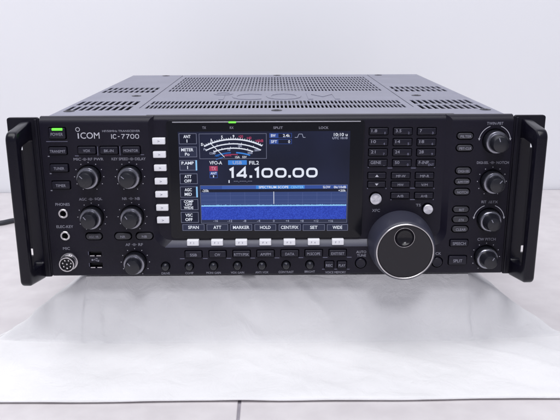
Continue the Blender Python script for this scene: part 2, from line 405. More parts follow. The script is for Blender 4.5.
# ---- jacks, microphone socket, usb
for x, y in ((62.9, 213.9), (64.9, 236.1)):
    cx, cz = fp(x, y, -1.5); rwell(cx, cz, 3.1, 9.5)
    bm = bmesh.new(); lathe(bm, cx, cz, [(2.7, 8), (2.7, -1.2), (3.0, -1.6), (4.1, -1.6), (4.5, -1.2), (4.6, .2), (3.2, .3), (3.2, 8)], 40, cap=False)
    vs = list(bm.verts); n = 40
    for i in range(n): bm.faces.new((vs[i], vs[(i+1) % n], vs[7*n+(i+1) % n], vs[7*n+i]))
    jo = finish('jack_socket', bm, radio, M['nickel'])
    bm = bmesh.new(); lathe(bm, cx, cz, [(2.9, 9.4), (2.9, 6.5)], 24); finish('jack_hole', bm, jo, M['dark'])
mx, mz = fp(69.4, 261.2, 0)
bm = bmesh.new(); n = 60; prof = [(8.6, .3), (8.6, -1.0), (8.2, -1.8), (7.5, -1.9), (7.4, -5), (7.2, -5.2), (7.2, -9.2), (6.9, -9.8), (6.1, -9.8), (5.9, -9.2), (5.9, -4.5)]
lathe(bm, mx, mz, prof, 72, flute=(36, 3, 4, .012), cap=False)
mic = finish('microphone_socket', bm, radio, M['nickel'])
bm = bmesh.new(); lathe(bm, mx, mz, [(5.95, -4), (5.95, -7.6)], 48); core = finish('socket_core', bm, mic, M['bezel'])
b = MB(); b.mi(M['chrome'])
for k in range(8):
    if k < 7: a = math.radians(90+k*360/7+25); x, z = mx+3.9*math.cos(a), mz+3.9*math.sin(a)
    else: x, z = mx, mz
    lathe(b.bm, x, z, [(.75, -7.4), (.75, -8.8), (.4, -9.1)], 12)
finish('contact_pins', b, mic)
for y0, y1, x0, x1 in ((251.6, 256.5, 89.2, 101.7), (262.7, 268.2, 89.9, 102.8)):
    rect = box(x0, y0, x1, y1, 0); well(rect, .3, 0, 12)
    us = bmesh.new()
    X0, Z0, X1, Z1 = rect
    cuboid(us, X0+.6, 3.5, Z0+2.3, X1-.6, 11.9, Z0+3.9)
    uo = finish('usb_port', us, radio, M['dark'])
    b = MB(); b.mi(M['nickel'])
    for q in (0, 1):
        xa = X0+.5+q*(X1-X0)*.52; cuboid(b.bm, xa, .4, Z0+.15, xa+(X1-X0)*.36, 10, Z0+.9)
    finish('contact_spring', b, uo)

# ---- front panel body --------------------------------------------------
def profile_prism(bm, x0, x1, yoff, ztop, zbot, rt, rb, yback, bev=0):
    pts = []
    for i in range(7):
        a = math.radians(90*i/6); pts.append((yoff+rt-rt*math.sin(a), ztop-rt+rt*math.cos(a)))
    for i in range(5):
        a = math.radians(90*i/4); pts.append((yoff+rb-rb*math.cos(a), zbot+rb-rb*math.sin(a)))
    pts += [(yback, zbot), (yback, ztop)]
    L = [[(x, y, z) for y, z in pts] for x in (x0, x1)]
    loft(bm, L)
ox0, _ = fp(150.8, 180, 0); ox1 = fp(451, 160, 0)[0]; ozb = fp(277, 247.2, 0)[1]
ix0 = ox0+4.5; ix1 = fp(444, 160, RY)[0]; izb = fp(277, 239.3, RY)[1]
fb = bmesh.new()
def ushape(x0, zb, x1, r, n=8):
    """open-topped recess outline, top at z=170"""
    p = [(x0, 170)]
    for i in range(n+1):
        a = math.radians(180+90*i/n); p.append((x0+r+r*math.cos(a), zb+r+r*math.sin(a)))
    for i in range(n+1):
        a = math.radians(270+90*i/n); p.append((x1-r+r*math.cos(a), zb+r+r*math.sin(a)))
    p.append((x1, 170)); return p
profile_prism(fb, -W2, W2, 0, H, 0, 6.5, 1.5, 8)
cut = bmesh.new()
def lerp2(A, B, t): return [(a[0]+(b[0]-a[0])*t, a[1]+(b[1]-a[1])*t) for a, b in zip(A, B)]
oo = ushape(ox0, ozb, ox1, 15); ii = ushape(ix0, izb, ix1, 11)
Lp = [[(x, 20, z) for x, z in ii], [(x, RY-.0, z) for x, z in ii], [(x, 0, z) for x, z in oo], [(x, -8, z) for x, z in lerp2(oo, ii, -.15)]]
loft(cut, Lp)
fb = boolean(fb, cut)
w2 = wells.copy()
fb = boolean(fb, w2)
mb_ = bmesh.new(); profile_prism(mb_, ox0-3, ox1+3, RY, H-.25, .6, 5, 1.2, 14)
mb_ = boolean(mb_, wells)
me = bpy.data.meshes.new('t'); mb_.to_mesh(me); mb_.free(); fb.from_mesh(me)
# backing plate closes the wells
cuboid(fb, -W2+1, 7.0, .5, ox0-2, 9.5, H-1.2); cuboid(fb, ox1+2, 7.0, .5, W2-1, 9.5, H-1.2)
bmesh.ops.remove_doubles(fb, verts=fb.verts, dist=.0005)
panel = finish('front_panel', fb, radio, M['panel'], sharp=28)

# ---- printed lettering
def T(s, a, b_, c, d, m=None, Y=0.0, off=.008):
    q_ = flat(); tpx(q_, s, a, b_, c, d, m or M['ink'], Y, off); finish('printed_label', q_, panel)
lx, lz = fp(77.6, 129.5, 0); eb = flat(); arc(eb, lx, lz, 1.75, .5, 0, 360, -.06, M['inkw'], 28)
tpx(eb, 'ı', 77.7, 133.2, 78.9, 138.6, M['inkw'], 0, .0); tpx(eb, 'COM', 80.4, 132.4, 99.5, 138.7, M['inkw'], 0, .004); finish('maker_emblem', eb, panel)
T('HF/50MHz TRANSCEIVER', 102.2, 130, 140, 132)
eb = flat(); wide_text(eb, 'IC-7700', box(111.2, 134.1, 139, 138.7, 0), -.06, M['inkw'], .62); finish('model_lettering', eb, panel)
def conc(cx, cy):
    ink = flat(); x, z = fp(cx, cy, 0); arc(ink, x, z, 1.15, .28, 0, 360, -.06, M['ink'], 16); disc(ink, x, z, .5, -.06, M['ink'])
    line(ink, x-2.4, z, x-1.4, z, .3, -.06, M['ink']); line(ink, x+1.4, z, x+2.4, z, .3, -.06, M['ink']); finish('printed_symbol', ink, panel)
T('MIC', 73.6, 157.9, 81, 160.6); conc(84.6, 159.3); T('RF PWR', 88, 157.8, 103.4, 160.5)
T('KEY SPEED', 111.6, 157.6, 128.3, 160.3); conc(131.6, 159.0); T('DELAY', 135, 157.5, 145.6, 160.2)
T('AGC', 79, 197.9, 86.6, 200.6); conc(90.7, 199.2); T('SQL', 94.6, 197.7, 102.3, 200.4)
T('NR', 122.2, 197.3, 127, 200); conc(131, 198.6); T('NB', 135, 197.2, 139.8, 199.9)
T('AF', 125.5, 243.3, 130.2, 246); conc(134.3, 244.6); T('RF', 138.4, 243.2, 142.9, 245.9)
T('PHONES', 55.4, 203, 69.7, 205.8); T('ELEC-KEY', 56.5, 225.3, 73.2, 228); T('MIC', 63, 247.1, 69.9, 249.8)
T('AUTO', 356.2, 250.6, 366.2, 253.2); T('TUNE', 357, 254.2, 366, 256.6); T('VOICE MEMORY', 325.3, 271.2, 345.8, 273.4)
T('LOCK', 430.2, 252.2, 441.1, 254.8)
T('TWIN-PBT', 487, 122, 503.4, 124.8, M['inkb']); T('DIGI-SEL', 476.9, 161.4, 488.6, 163.9); conc(492.4, 162.6); T('NOTCH', 496.5, 161.2, 508.8, 163.9)
T('RIT', 481.5, 200.6, 486.3, 203.2); T('/ΔTX', 488.6, 200.6, 497.8, 203.2); T('CW PITCH', 477.5, 237.9, 495.6, 240.6, M['inkb'])
T('XFC', 372.1, 209, 379.9, 211.8, Y=RY); T('TS', 415.9, 203.8, 420.7, 206.4, Y=RY)
# small index bars beside buttons
def bar(x0, y0, x1, y1, Y=0.0, m=M['inkd']):
    q_ = flat(); quad(q_, box(x0, y0, x1, y1, Y), Y-.06, m); finish('index_mark', q_, panel)
bar(46.2, 141.2, 67.6, 141.8)
for x, y in ((48.7, 156.4), (50.7, 173.7), (51.6, 190.6)): bar(x-.9, y-.5, x+.9, y+.4, 0, M['ink'])
bar(75, 155.5, 78.8, 156.2); bar(97.4, 146.5, 97.9, 155.6); bar(119.6, 146.3, 120.1, 155.4); bar(140.8, 154.4, 144, 155)
for a in (179.9, 203, 226.5, 250.5, 274.8, 298.6, 322.9, 347): bar(a, 258.4-(a-180)*.009, a+4.6, 259-(a-180)*.009)
for a in (322, 334.4, 347): bar(a, 268.9, a+2.6, 269.4)
for x, y in ((387.5, 167.7), (411, 167.7), (410, 187.8), (410, 199.2)): bar(x, y, x+4.8, y+.7, RY)
for x, y in ((367.8, 167), (434, 167), (367, 188), (385.5, 188), (391, 188), (433.5, 188), (390.6, 199.3), (432.8, 199)): bar(x, y, x+.9, y+.9, RY)
bar(90.2, 247.2, 100, 247.6, 0, M['dark']); 
bar(88.2, 251.5, 88.6, 255); bar(89.2, 263, 89.6, 266.5)
# usb trident
ink = flat(); ux, uz = fp(95.8, 259.7, 0); line(ink, ux-3.2, uz-.2, ux+3.4, uz-.5, .35, -.06, M['ink']); disc(ink, ux-3.2, uz-.2, .85, -.07, M['ink'])
line(ink, ux-1.8, uz-.2, ux-.2, uz+1.2, .3, -.06, M['ink']); line(ink, ux-.2, uz+1.2, ux+1, uz+1.2, .3, -.06, M['ink']); disc(ink, ux+1.2, uz+1.2, .5, -.07, M['ink'])
line(ink, ux-.4, uz-.3, ux+1, uz-1.5, .3, -.06, M['ink']); line(ink, ux+1, uz-1.5, ux+2.2, uz-1.5, .3, -.06, M['ink']); quad(ink, (ux+2, uz-1.9, ux+2.9, uz-1), -.07, M['ink'])
finish('usb_symbol', ink, panel)

# ---- tuning dial ---------------------------------------------------------
dx, dz = 115.2, 30.8
bm = bmesh.new()
lathe(bm, dx, dz, [(30.6, 5), (30.6, -1), (30.5, -4), (30.2, -9), (29.6, -14), (28.9, -19), (28.2, -22.6), (27.6, -24.1), (26.8, -24.8), (26.0, -25.0)], 128)
dial = finish('tuning_dial', bm, radio, M['rubber'], sharp=30)
# face disc with a real finger hollow
fx_, fz_ = -1.2+dx, dz+13.4; rd = 9.0
pl = bmesh.new(); lathe(pl, dx, dz, [(25.0, -24.0), (25.0, -25.1), (24.6, -25.5)], 128)
sp = bmesh.new(); lathe(sp, fx_, fz_, [(1.0, -20.6), (3.5, -20.9), (6.0, -22.0), (7.8, -23.6), (8.7, -25.0), (rd, -30)], 64)
# deepen: the plate needs body behind it, so build it thick
pl.free(); pl = bmesh.new(); lathe(pl, dx, dz, [(24.6, -14), (24.9, -25.1), (24.5, -25.5)], 128)
pl = boolean(pl, sp); face = finish('dial_face', pl, dial, M['dialface'], sharp=30)
# the dial body must be open where the hollow goes
bm = bmesh.new(); lathe(bm, dx, dz, [(25.0, -24.6), (25.0, -25.6), (25.25, -25.95), (25.9, -25.95), (26.3, -25.5), (26.3, -24.6)], 128, cap=False); finish('dial_ring', bm, dial, M['chrome'])
bm = bmesh.new(); lathe(bm, fx_, fz_, [(rd-.25, -24.4), (rd-.25, -25.6), (rd-.1, -25.85), (rd+.15, -25.85), (rd+.3, -25.3)], 64, cap=False); finish('dimple_ring', bm, dial, M['chrome'])
me = dial.data; bm = bmesh.new(); bm.from_mesh(me)   # remove solid front cap so the hollow is open
for f in [f for f in bm.faces if len(f.verts) > 20 and f.calc_center_median().y < -.02]: bmesh.ops.delete(bm, geom=[f], context='FACES_ONLY')
bm.to_mesh(me); bm.free()

# grey strip carrying the white keys along the sloping lower edge of the recess
b = MB(); b.mi(M['strip']); xs0 = ox0+9; xs1 = fp(367, 243, 2)[0]; L = []
for off_, k0, k1 in ((.4, .02, .98), (-.35, .04, .96), (-.45, .08, .92)):
    row = []
    for (xa_, t_) in ((xs0+7, k0), (xs1, k0), (xs1, k1), (xs0+1, k1)):
        yy = RY+(0-RY)*t_; zz_ = izb+(ozb-izb)*t_; row.append((xa_+(1-t_)*0, yy+off_*.9, zz_-off_*.4))
    L.append(row)
loft(b.bm, L); finish('key_strip', b, radio)
# ---- display -------------------------------------------------------------
BY = 2.2                                   # bezel face depth
x0, _ = fp(167.2, 150, BY); x1 = fp(364, 150, BY)[0]; z0 = fp(270, 238.0, BY)[1]; z1 = fp(270, 120.2, BY)[1]
bm = bmesh.new(); L = []
for yy, ins in ((7, 0), (BY+.5, 0), (BY+.15, .12), (BY, .45)):
    L.append([(x, yy, z) for x, z in rrect(x0+ins+3.0*0, z0+ins, x1-ins, z1-ins, 3.5, 6)])
loft(bm, L); bez = finish('display_bezel', bm, radio, M['bezel'], sharp=30)
b = MB(); b.mi(M['glint']); xa, xb = fp(172, 122, BY)[0], fp(361, 122, BY)[0]; zt = fp(270, 121.8, BY)[1]
prism(b.bm, (xa, zt-.45, xb, zt+.45), BY+.3, BY-.5, .4, .25); finish('bezel_glint', b, bez)  # added bar, shaped as the glossy reflection on the bezel's top edge
lb = bmesh.new(); rr = box(228.5, 121.4, 236, 123.1, BY); prism(lb, rr, BY, BY-.7, .4, .2); finish('receive_lamp', lb, bez, M['led'])
for s, a, c in (('TX', 202.2, 206), ('RX', 229.8, 233.6), ('SPLIT', 273.3, 282.8), ('LOCK', 319, 328.5)):
    b = flat(); text(b, s, box(a, 126.5, c, 128.9, BY), BY-.06, M['ink'], .008); finish('printed_label', b, bez)
LY = BY-.15
sx0, sx1 = fp(178.6, 150, LY)[0]-.2, fp(349.7, 150, LY)[0]+.2; sz0, sz1 = fp(265, 230.3, LY)[1], fp(265, 131.4, LY)[1]
b = flat(); e_bg = emis('lcd_dark', 30, 33, 52)
# slight left to right change of the back light
nt = e_bg.node_tree; tc = nt.nodes.new('ShaderNodeTexCoord'); nz = nt.nodes.new('ShaderNodeTexNoise'); nz.inputs['Scale'].default_value = 14
rp = nt.nodes.new('ShaderNodeValToRGB'); rp.color_ramp.elements[0].color = srgb(26, 29, 46); rp.color_ramp.elements[1].color = srgb(34, 38, 62); rp.color_ramp.elements[0].position = .35; rp.color_ramp.elements[1].position = .65
nt.links.new(tc.outputs['Object'], nz.inputs['Vector']); nt.links.new(nz.outputs['Fac'], rp.inputs['Fac']); nt.links.new(rp.outputs['Color'], nt.nodes['Principled BSDF'].inputs['Emission Color'])
bmq = bmesh.new(); cuboid(bmq, sx0, LY, sz0, sx1, BY+.3, sz1); lcd = finish('lcd_screen', bmq, bez, e_bg)
Ew = emis('lcd_white', 225, 230, 244); Eg = emis('lcd_grey', 120, 124, 148); Eh = emis('lcd_haze', 168, 174, 200)
Eb = emis('lcd_blue', 62, 130, 215); Ed = emis('lcd_deep_blue', 52, 62, 178); Es = emis('lcd_slate', 56, 72, 122); El = emis('lcd_light_blue', 142, 198, 244)
Er = emis('lcd_red', 165, 62, 96); Erd = emis('lcd_dark_red', 120, 40, 60); Ek = emis('lcd_black', 26, 29, 48); Em = emis('lcd_steel', 52, 78, 150); Egrid = emis('lcd_grid', 82, 96, 146); Ebd = emis('lcd_blue_dim', 40, 96, 170); Ekey = emis('lcd_key', 46, 50, 72)
# speckle in the blue field
nt = Ed.node_tree; tc = nt.nodes.new('ShaderNodeTexCoord'); nz = nt.nodes.new('ShaderNodeTexNoise'); nz.inputs['Scale'].default_value = 900; nz.inputs['Detail'].default_value = 3
rp = nt.nodes.new('ShaderNodeValToRGB'); rp.color_ramp.elements[0].color = srgb(40, 62, 166); rp.color_ramp.elements[1].color = srgb(56, 82, 194); rp.color_ramp.elements[0].position = .4; rp.color_ramp.elements[1].position = .62
nt.links.new(tc.outputs['Object'], nz.inputs['Vector']); nt.links.new(nz.outputs['Fac'], rp.inputs['Fac']); nt.links.new(rp.outputs['Color'], nt.nodes['Principled BSDF'].inputs['Emission Color'])
Y1, Y2, Y3, Y4 = LY-.08, LY-.14, LY-.20, LY-.26
def sq(a, c, d, e, m, Y=Y1): quad(b, box(a, c, d, e, LY), Y, m)
def sf(a, c, d, e, m, w=.45, Y=Y2): frame(b, box(a, c, d, e, LY), w, Y, m)
def st(s, a, c, d, e, m=Ew, Y=Y3, off=.012): text(b, s, box(a, c, d, e, LY), Y, m, off)
b = flat()
# left soft key labels
sk = [(133.4, 144.1, 196.6, ['ANT', '1']), (146.8, 157.1, 196.9, ['METER', 'Po']), (160.2, 170.4, 197.2, ['P.AMP', '1']), (173.6, 183.9, 197.5, ['ATT', 'OFF']),
      (186.6, 197.3, 197.8, ['AGC', 'MID']), (199.3, 209.9, 198.2, ['COMP', 'OFF', 'WIDE']), (212, 222.6, 198.6, ['VSC', 'OFF'])]
for i, (y0, y1, xr, tx) in enumerate(sk):
    xl = 178.9+i*.35
    sf(xl, y0, xr, y1, Eg, .38)
    sq(xl+.4, y0+.4, xr-.4, y1-.4, Ekey if i in (1, 2) else Ek, Y1)
    if i in (2, 4): quad(b, box(xr-1.6, y0, xr-.1, y1, LY), Y3, El)
    hh = 3.1 if len(tx) == 2 else 2.6; gap = 1.3 if len(tx) == 2 else .5
    tot = len(tx)*hh+(len(tx)-1)*gap; yy = (y0+y1)/2-tot/2
    for s in tx:
        w = {1: .75, 2: 4.6, 3: 7.2, 4: 9.4, 5: 12.2}[len(s)]; cx = (xl+xr)/2-.8
        st(s, cx-w/2, yy, cx+w/2, yy+hh, Ew, Y3, .02); yy += hh+gap
# meter
sf(199.2, 133.5, 266.6, 158.8, Eg, .35)
ax, az = fp(233.2, 139.3, LY); R0 = 58.4
for k, (dr, half, m, w) in enumerate(((0, 26.4, Ew, 1.25), (4.1, 27, Ew, 1.0), (8.1, 20.5, Ew, 1.0))):
    arc(b, ax, az-R0, R0-dr, w, 90-half, 90+half+.5, Y2, m, 40)
    nt_ = 27 if k == 0 else 15
    for i in range(nt_):
        a = math.radians(90+half-2*half*i/(nt_-1)); big = i % (4 if k == 0 else 3) == 0
        r0, r1 = R0-dr, R0-dr+(2.3 if big and k == 0 else 1.5 if k == 0 else (1.4 if big else .7))
        line(b, ax+r0*math.cos(a), az-R0+r0*math.sin(a), ax+r1*math.cos(a), az-R0+r1*math.sin(a), .42, Y2-.02, m)
for s, x, y, w, m in (('S', 201.9, 144.4, 1.9, Ew), ('1', 211.2, 140.2, .9, Ew), ('5', 221.9, 137, 1.6, Ew), ('9', 233.5, 136.3, 1.7, Ew), ('+20', 240.7, 136.5, 4.6, Er), ('+40', 249, 138, 4.8, Er), ('+60dB', 259.3, 140.7, 8, Er)):
    st(s, x-w/2, y-1.45, x+w/2, y+1.45, m, Y3, .03)
for s, x, y, w, m in (('Po', 205.2, 149.3, 3, Eh), ('100', 240, 145.9, 3.6, Eh), ('200W', 257, 150.2, 5.4, Eh), ('COMP', 212.6, 153.3, 6.4, Eh), ('10', 229, 149.7, 2.6, Eh), ('20dB', 250, 152.8, 5, Eh),
                      ('ALC', 217, 155.6, 4.6, Ebd), ('SWR', 228.5, 155.4, 6, Er), ('15A', 237.5, 157.1, 4.6, Ew), ('52V', 244.5, 157.0, 4.4, Ew)):
    st(s, x-w/2, y-1.1, x+w/2, y+1.1, m, Y3, .015)
arc(b, ax, az-R0, R0-12.2, 1.3, 90-19, 90-3, Y2, Eb, 14); arc(b, ax, az-R0, R0-12.2, 1.3, 90+3, 90+20, Y2, Ebd, 14); arc(b, ax, az-R0, R0-13.9, .8, 90-5, 90+11, Y2, Er, 14)
arc(b, ax, az-R0, R0-15.4, .9, 90+13, 90+22, Y2, Ebd, 8)
p0 = fp(210, 142.8, LY); p1 = fp(224.6, 157.2, LY); line(b, *p0, *p1, .6, Y4, Ew)
# filter read-outs
for y0, l, r in ((133.1, 'BW', '2.4k'), (139.2, 'SFT', '0')):
    sq(269.4, y0, 291.8, y0+4.8, Em, Y1); sq(278.4, y0+.4, 291.3, y0+4.4, Ek, Y2)
    st(l, 271, y0+1, 271+(4.6 if l == 'BW' else 6), y0+3.8); w = 7 if r != '0' else 1.8; st(r, 290-w, y0+.9, 290, y0+3.9)
pp = [fp(x, y, LY) for x, y in ((294.8, 137.4), (297.5, 137.4), (298.8, 134), (302.2, 134), (303.2, 137.4), (305.4, 137.4))]
for q0, q1 in zip(pp, pp[1:]): line(b, *q0, *q1, .4, Y2, Eh)
st('10:10 u', 333.8, 132.9, 347.6, 136.1, Ew); st('UTC 10:10', 332.4, 136.9, 347.5, 139.1, Eh)
# vfo
st('VFO-A', 209.4, 161, 222.1, 164.5); sq(228.1, 160.2, 246.8, 164.8, Eb, Y1); st('USB', 232.8, 161, 241.8, 164.2, Eh); st('FIL2', 249.2, 160.9, 258.9, 164.5)
sq(209.4, 166, 217.7, 171, Er, Y1); st('TX', 211.3, 166.8, 216, 170.3, emis('lcd_pink', 215, 140, 165))
sf(209.6, 171.5, 217.6, 178, Em, .5); sq(210, 171.8, 217.3, 174.8, Em, Y1); st('ANT', 210.6, 172.1, 216.8, 174.5); st('1', 213.1, 175.3, 214, 177.5)
wide_text(b, '14.100.00', box(228.6, 167.9, 317.6, 177.6, LY), Y3, Ew, 2.05)
st('1', 228.6, 180.1, 229.6, 182.9); st('--.---.--', 233.8, 180.9, 252, 182.2, Eg)
# spectrum scope
Emh = emis('lcd_header', 62, 92, 168)
x_f0, x_f1 = 200.6, 347.2
sq(x_f0, 185.2, x_f1, 188.9, Em, Y1); sq(222, 185.2, 305, 188.9, Emh, Y2); sq(256, 185.2, 304.5, 188.7, Eb, Y2-.02)
st('SPECTRUM SCOPE', 258.8, 185.9, 288.5, 188.3, Ew, Y3-.02); st('CENTER', 290.8, 185.9, 303.6, 188.3, El, Y3-.02)
st('SLOW', 323, 185.8, 330.4, 188.2); st('0k/10dB', 333.8, 185.8, 346, 188.2)
sq(x_f0, 188.9, x_f1, 191.9, Ek, Y1); st('-20k', 202, 189.4, 209, 192, Ew); st('+20k', 338.3, 189.3, 345.8, 191.6, Ew)
sq(x_f0+.3, 191.9, 346.6, 205.8, Es, Y1); sq(x_f0+.8, 205.8, 346.2, 219.4, Ed, Y1); sq(x_f0+.8, 219.4, 346.2, 222.6, Ekey, Y1)
for x in (216.1, 230.4, 244.9, 259.4, 288.2, 302.5, 316.9, 331.2): sq(x-.15, 192.3, x+.15, 205, Egrid, Y2)
for y in (195.4, 199.6, 203): sq(x_f0+1, y-.12, 346, y+.12, Egrid, Y2)
sq(273.5, 191.6, 274.1, 203.8, Ew, Y3)
# noise trace: one wiggling ribbon
mi = b.mi(El); prev = None; rnd = random.Random(3)
xa, xb = fp(x_f0+.8, 205.6, LY)[0], fp(346.2, 205.6, LY)[0]; zz = fp(273, 205.4, LY)[1]
for i in range(241):
    x = xa+(xb-xa)*i/240; j = rnd.uniform(-.22, .30)+ (rnd.random() > .95)*.4
    p = [b.bm.verts.new((x, Y3, zz-.7)), b.bm.verts.new((x, Y3, zz+.5+j))]
    if prev: b.bm.faces.new((prev[0], p[0], p[1], prev[1])).material_index = mi
    prev = p
for i, s in enumerate(('-16', '-12', '-8', '-4', '0', '+4', '+8', '+12', '+16')):
    x = (215.6, 229.9, 244.6, 258.6, 273.8, 287.4, 301.9, 316, 330.6)[i]; w = {1: 1.5, 2: 3.2, 3: 4.6}[len(s)]; st(s, x-w/2, 219.7, x+w/2, 221.9, Eh, Y3, .0)
sf(x_f0, 185, x_f1, 222.9, Eg, .3, Y3)
for (a, c), s, w in zip(((182.6, 204.4), (206.7, 228), (230.3, 252), (254.6, 276), (278.8, 300.6), (302.9, 324.7), (327, 347.8)), ('SPAN', 'ATT', 'MARKER', 'HOLD', 'CENT/FIX', 'SET', 'WIDE'), (10.6, 7.8, 16.4, 10.5, 17.5, 7.4, 9.6)):
    sq(a, 224.3, c, 230, Ekey, Y1); sf(a, 224.3, c, 230.6, Eg, .35); cx = (a+c)/2; st(s, cx-w/2, 225.7, cx+w/2, 228.9, Ew, Y3, .015)
finish('screen_graphics', b, lcd)

# ---- case ----------------------------------------------------------------
CW, CB, CZ0, CZ1 = 208.5, 430.0, 3.0, 149.6
b = MB(); b.mi(M['panel']); 
t = 1.2
cuboid(b.bm, -CW, 9, CZ0, -CW+t, CB, CZ1-1.1); cuboid(b.bm, CW-t, 9, CZ0, CW, CB, CZ1-1.1); cuboid(b.bm, -CW+t, 9, CZ0, CW-t, CB, CZ0+t); cuboid(b.bm, -CW+t, CB-t, CZ0+t, CW-t, CB, CZ1-1.1)
case = finish('case', b, radio)
# top cover with real slots
cv = bmesh.new()
def rowy(y): return fz(277, y, CZ1)[1]
def zone(xl, xr, groups):
    """groups: list of (Y0,Y1,xs0,xs1,n,fill) sorted by Y"""
    bands = []; yc = 6.3
    for g in sorted(groups): bands.append((yc, g[0], None)); bands.append((g[0], g[1], g)); yc = g[1]
    bands.append((yc, CB-.2, None))
    for y0, y1, g in bands:
        cells = [(xl, xr)] if g is None else []
        if g:
            n = g[4]; pitch = (g[3]-g[2])/n; c0 = xl
            for i in range(n):
                a = g[2]+i*pitch; cells.append((c0, a)); c0 = a+pitch*g[5]
            cells.append((c0, xr))
        for a, c in cells:
            cv.faces.new([cv.verts.new(p) for p in ((a, y0, CZ1), (c, y0, CZ1), (c, y1, CZ1), (a, y1, CZ1))])
yA0, yA1, yB0, yB1 = rowy(103.8), rowy(100.8), rowy(107.9), rowy(104.7)
zx = 134.6                                    # middle zone half width
mid_rows = [(yB0, yB1, -129, 129, 64, .6), (yA0, yA1, -129, 129, 64, .6)]
n7 = 7; ya, yb = rowy(91.0), rowy(76.8); st_ = (yb-ya)/n7
for k in range(n7): mid_rows.append((ya+k*st_, ya+k*st_+st_*.74, -127, 127, 63, .55))
zone(-zx+.5, zx-.5, mid_rows)
for s in (-1, 1):
    e0, e1 = (rowy(109.5), rowy(105.5)); g0, g1 = (rowy(104.3), rowy(100.6)); h0, h1 = rowy(91.9), rowy(89.8); k0, k1 = rowy(89.2), rowy(87.1)
    grp = []
    for (u0, u1, nn) in ((e0, e1, 10), (g0, g1, 10), (h0, h1, 10), (k0, k1, 10)):
        a, c = (-203.5, -140.5)
        if s == 1: a, c = -c, -a
        grp.append((u0, u1, a, c, nn, .6))
    if s == -1: zone(-CW+.2, -zx-.5, grp)
    else: zone(zx+.5, CW-.2, grp)
# front strip joins the three zones; groove floors close the gaps
bmesh.ops.recalc_face_normals(cv, faces=cv.faces)
for f in cv.faces:
    if f.normal.z < 0: f.normal_flip()
r = bmesh.ops.solidify(cv, geom=cv.faces[:], thickness=1.0)
for s in (-1, 1):
    cuboid(cv, s*zx-1.2, 6.4, CZ1-1.9, s*zx+1.2, CB-.4, CZ1-1.05)
    cuboid(cv, s*zx-.5, 6.3, CZ1-1.04, s*zx+.5, rowy(107.5), CZ1-.03)
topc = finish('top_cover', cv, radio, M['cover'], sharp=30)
# raised maker lettering on the cover
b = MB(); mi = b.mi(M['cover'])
def top_text(s, x0, y0, x1, y1):
    vs, fs = text_verts(s, 0.0); a0 = min(v[0] for v in vs); a1 = max(v[0] for v in vs); b0 = min(v[1] for v in vs); b1 = max(v[1] for v in vs)
    nv = [b.bm.verts.new((x0+(v[0]-a0)/(a1-a0)*(x1-x0), y0+(v[1]-b0)/(b1-b0)*(y1-y0), CZ1+.45)) for v in vs]
    fc = [b.bm.faces.new([nv[i] for i in f]) for f in fs]
    rr = bmesh.ops.extrude_face_region(b.bm, geom=fc)
    for v in [e for e in rr['geom'] if isinstance(e, bmesh.types.BMVert)]: v.co.z -= .75
y0, y1 = rowy(99.6), rowy(93.4)
top_text('COM', fz(232, 96.5, CZ1)[0], y0, fz(338, 96.5, CZ1)[0], y1)
top_text('ı', fz(219.5, 98, CZ1)[0], y0, fz(224, 98, CZ1)[0], rowy(95.6))
ox, oy = fz(223.5, 93.9, CZ1)
LR = []
for rr_, zz in ((7.4, CZ1-.2), (7.4, CZ1+.45), (11, CZ1+.45), (11, CZ1-.2)):
    LR.append([(ox+rr_*math.cos(2*math.pi*i/40), oy+rr_*1.15*math.sin(2*math.pi*i/40), zz) for i in range(40)])
loft(b.bm, LR, False, False)
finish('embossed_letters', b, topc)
for x, y in ((69, 111.3), (276.6, 110.4), (485.3, 109.6), (136.5, 96), (416.3, 95.4), (166.8, 75.4), (277, 75.2), (378.2, 75.1)):
    cx, cy = fz(x, y, CZ1)
    cy = min(cy, CB-9); cy = max(cy, 16); b = MB(); b.mi(M['screw'])
    L = [[(cx+r_*math.cos(2*math.pi*i/24), cy+r_*math.sin(2*math.pi*i/24), z_) for i in range(24)] for r_, z_ in ((5.4, CZ1-.5), (5.4, CZ1+.15), (4.9, CZ1+.4), (2.4, CZ1+.5), (2.2, CZ1+.1), (.4, CZ1+.05))]
    loft(b.bm, L); finish('screw', b, topc)
# what shows through the slots: an aluminium shield on the chassis
bm = bmesh.new(); cuboid(bm, -62, 268, 128, 40, 400, 138); ch = finish('inner_shield', bm, radio, M['alu'])
bm = bmesh.new(); cuboid(bm, -CW+3, 12, 20, CW-3, CB-3, 21.5); finish('chassis', bm, radio, M['dark'])
for sx in (-1, 1):
    for yy in (34, 395):
        b = bmesh.new()
        L = [[(sx*165+r_*math.cos(2*math.pi*i/28), yy+20+r_*math.sin(2*math.pi*i/28), z_) for i in range(28)] for r_, z_ in ((12, 3.2), (12, -8), (10.5, -10.6))]
        loft(b, L); finish('foot', b, radio, M['foot'])

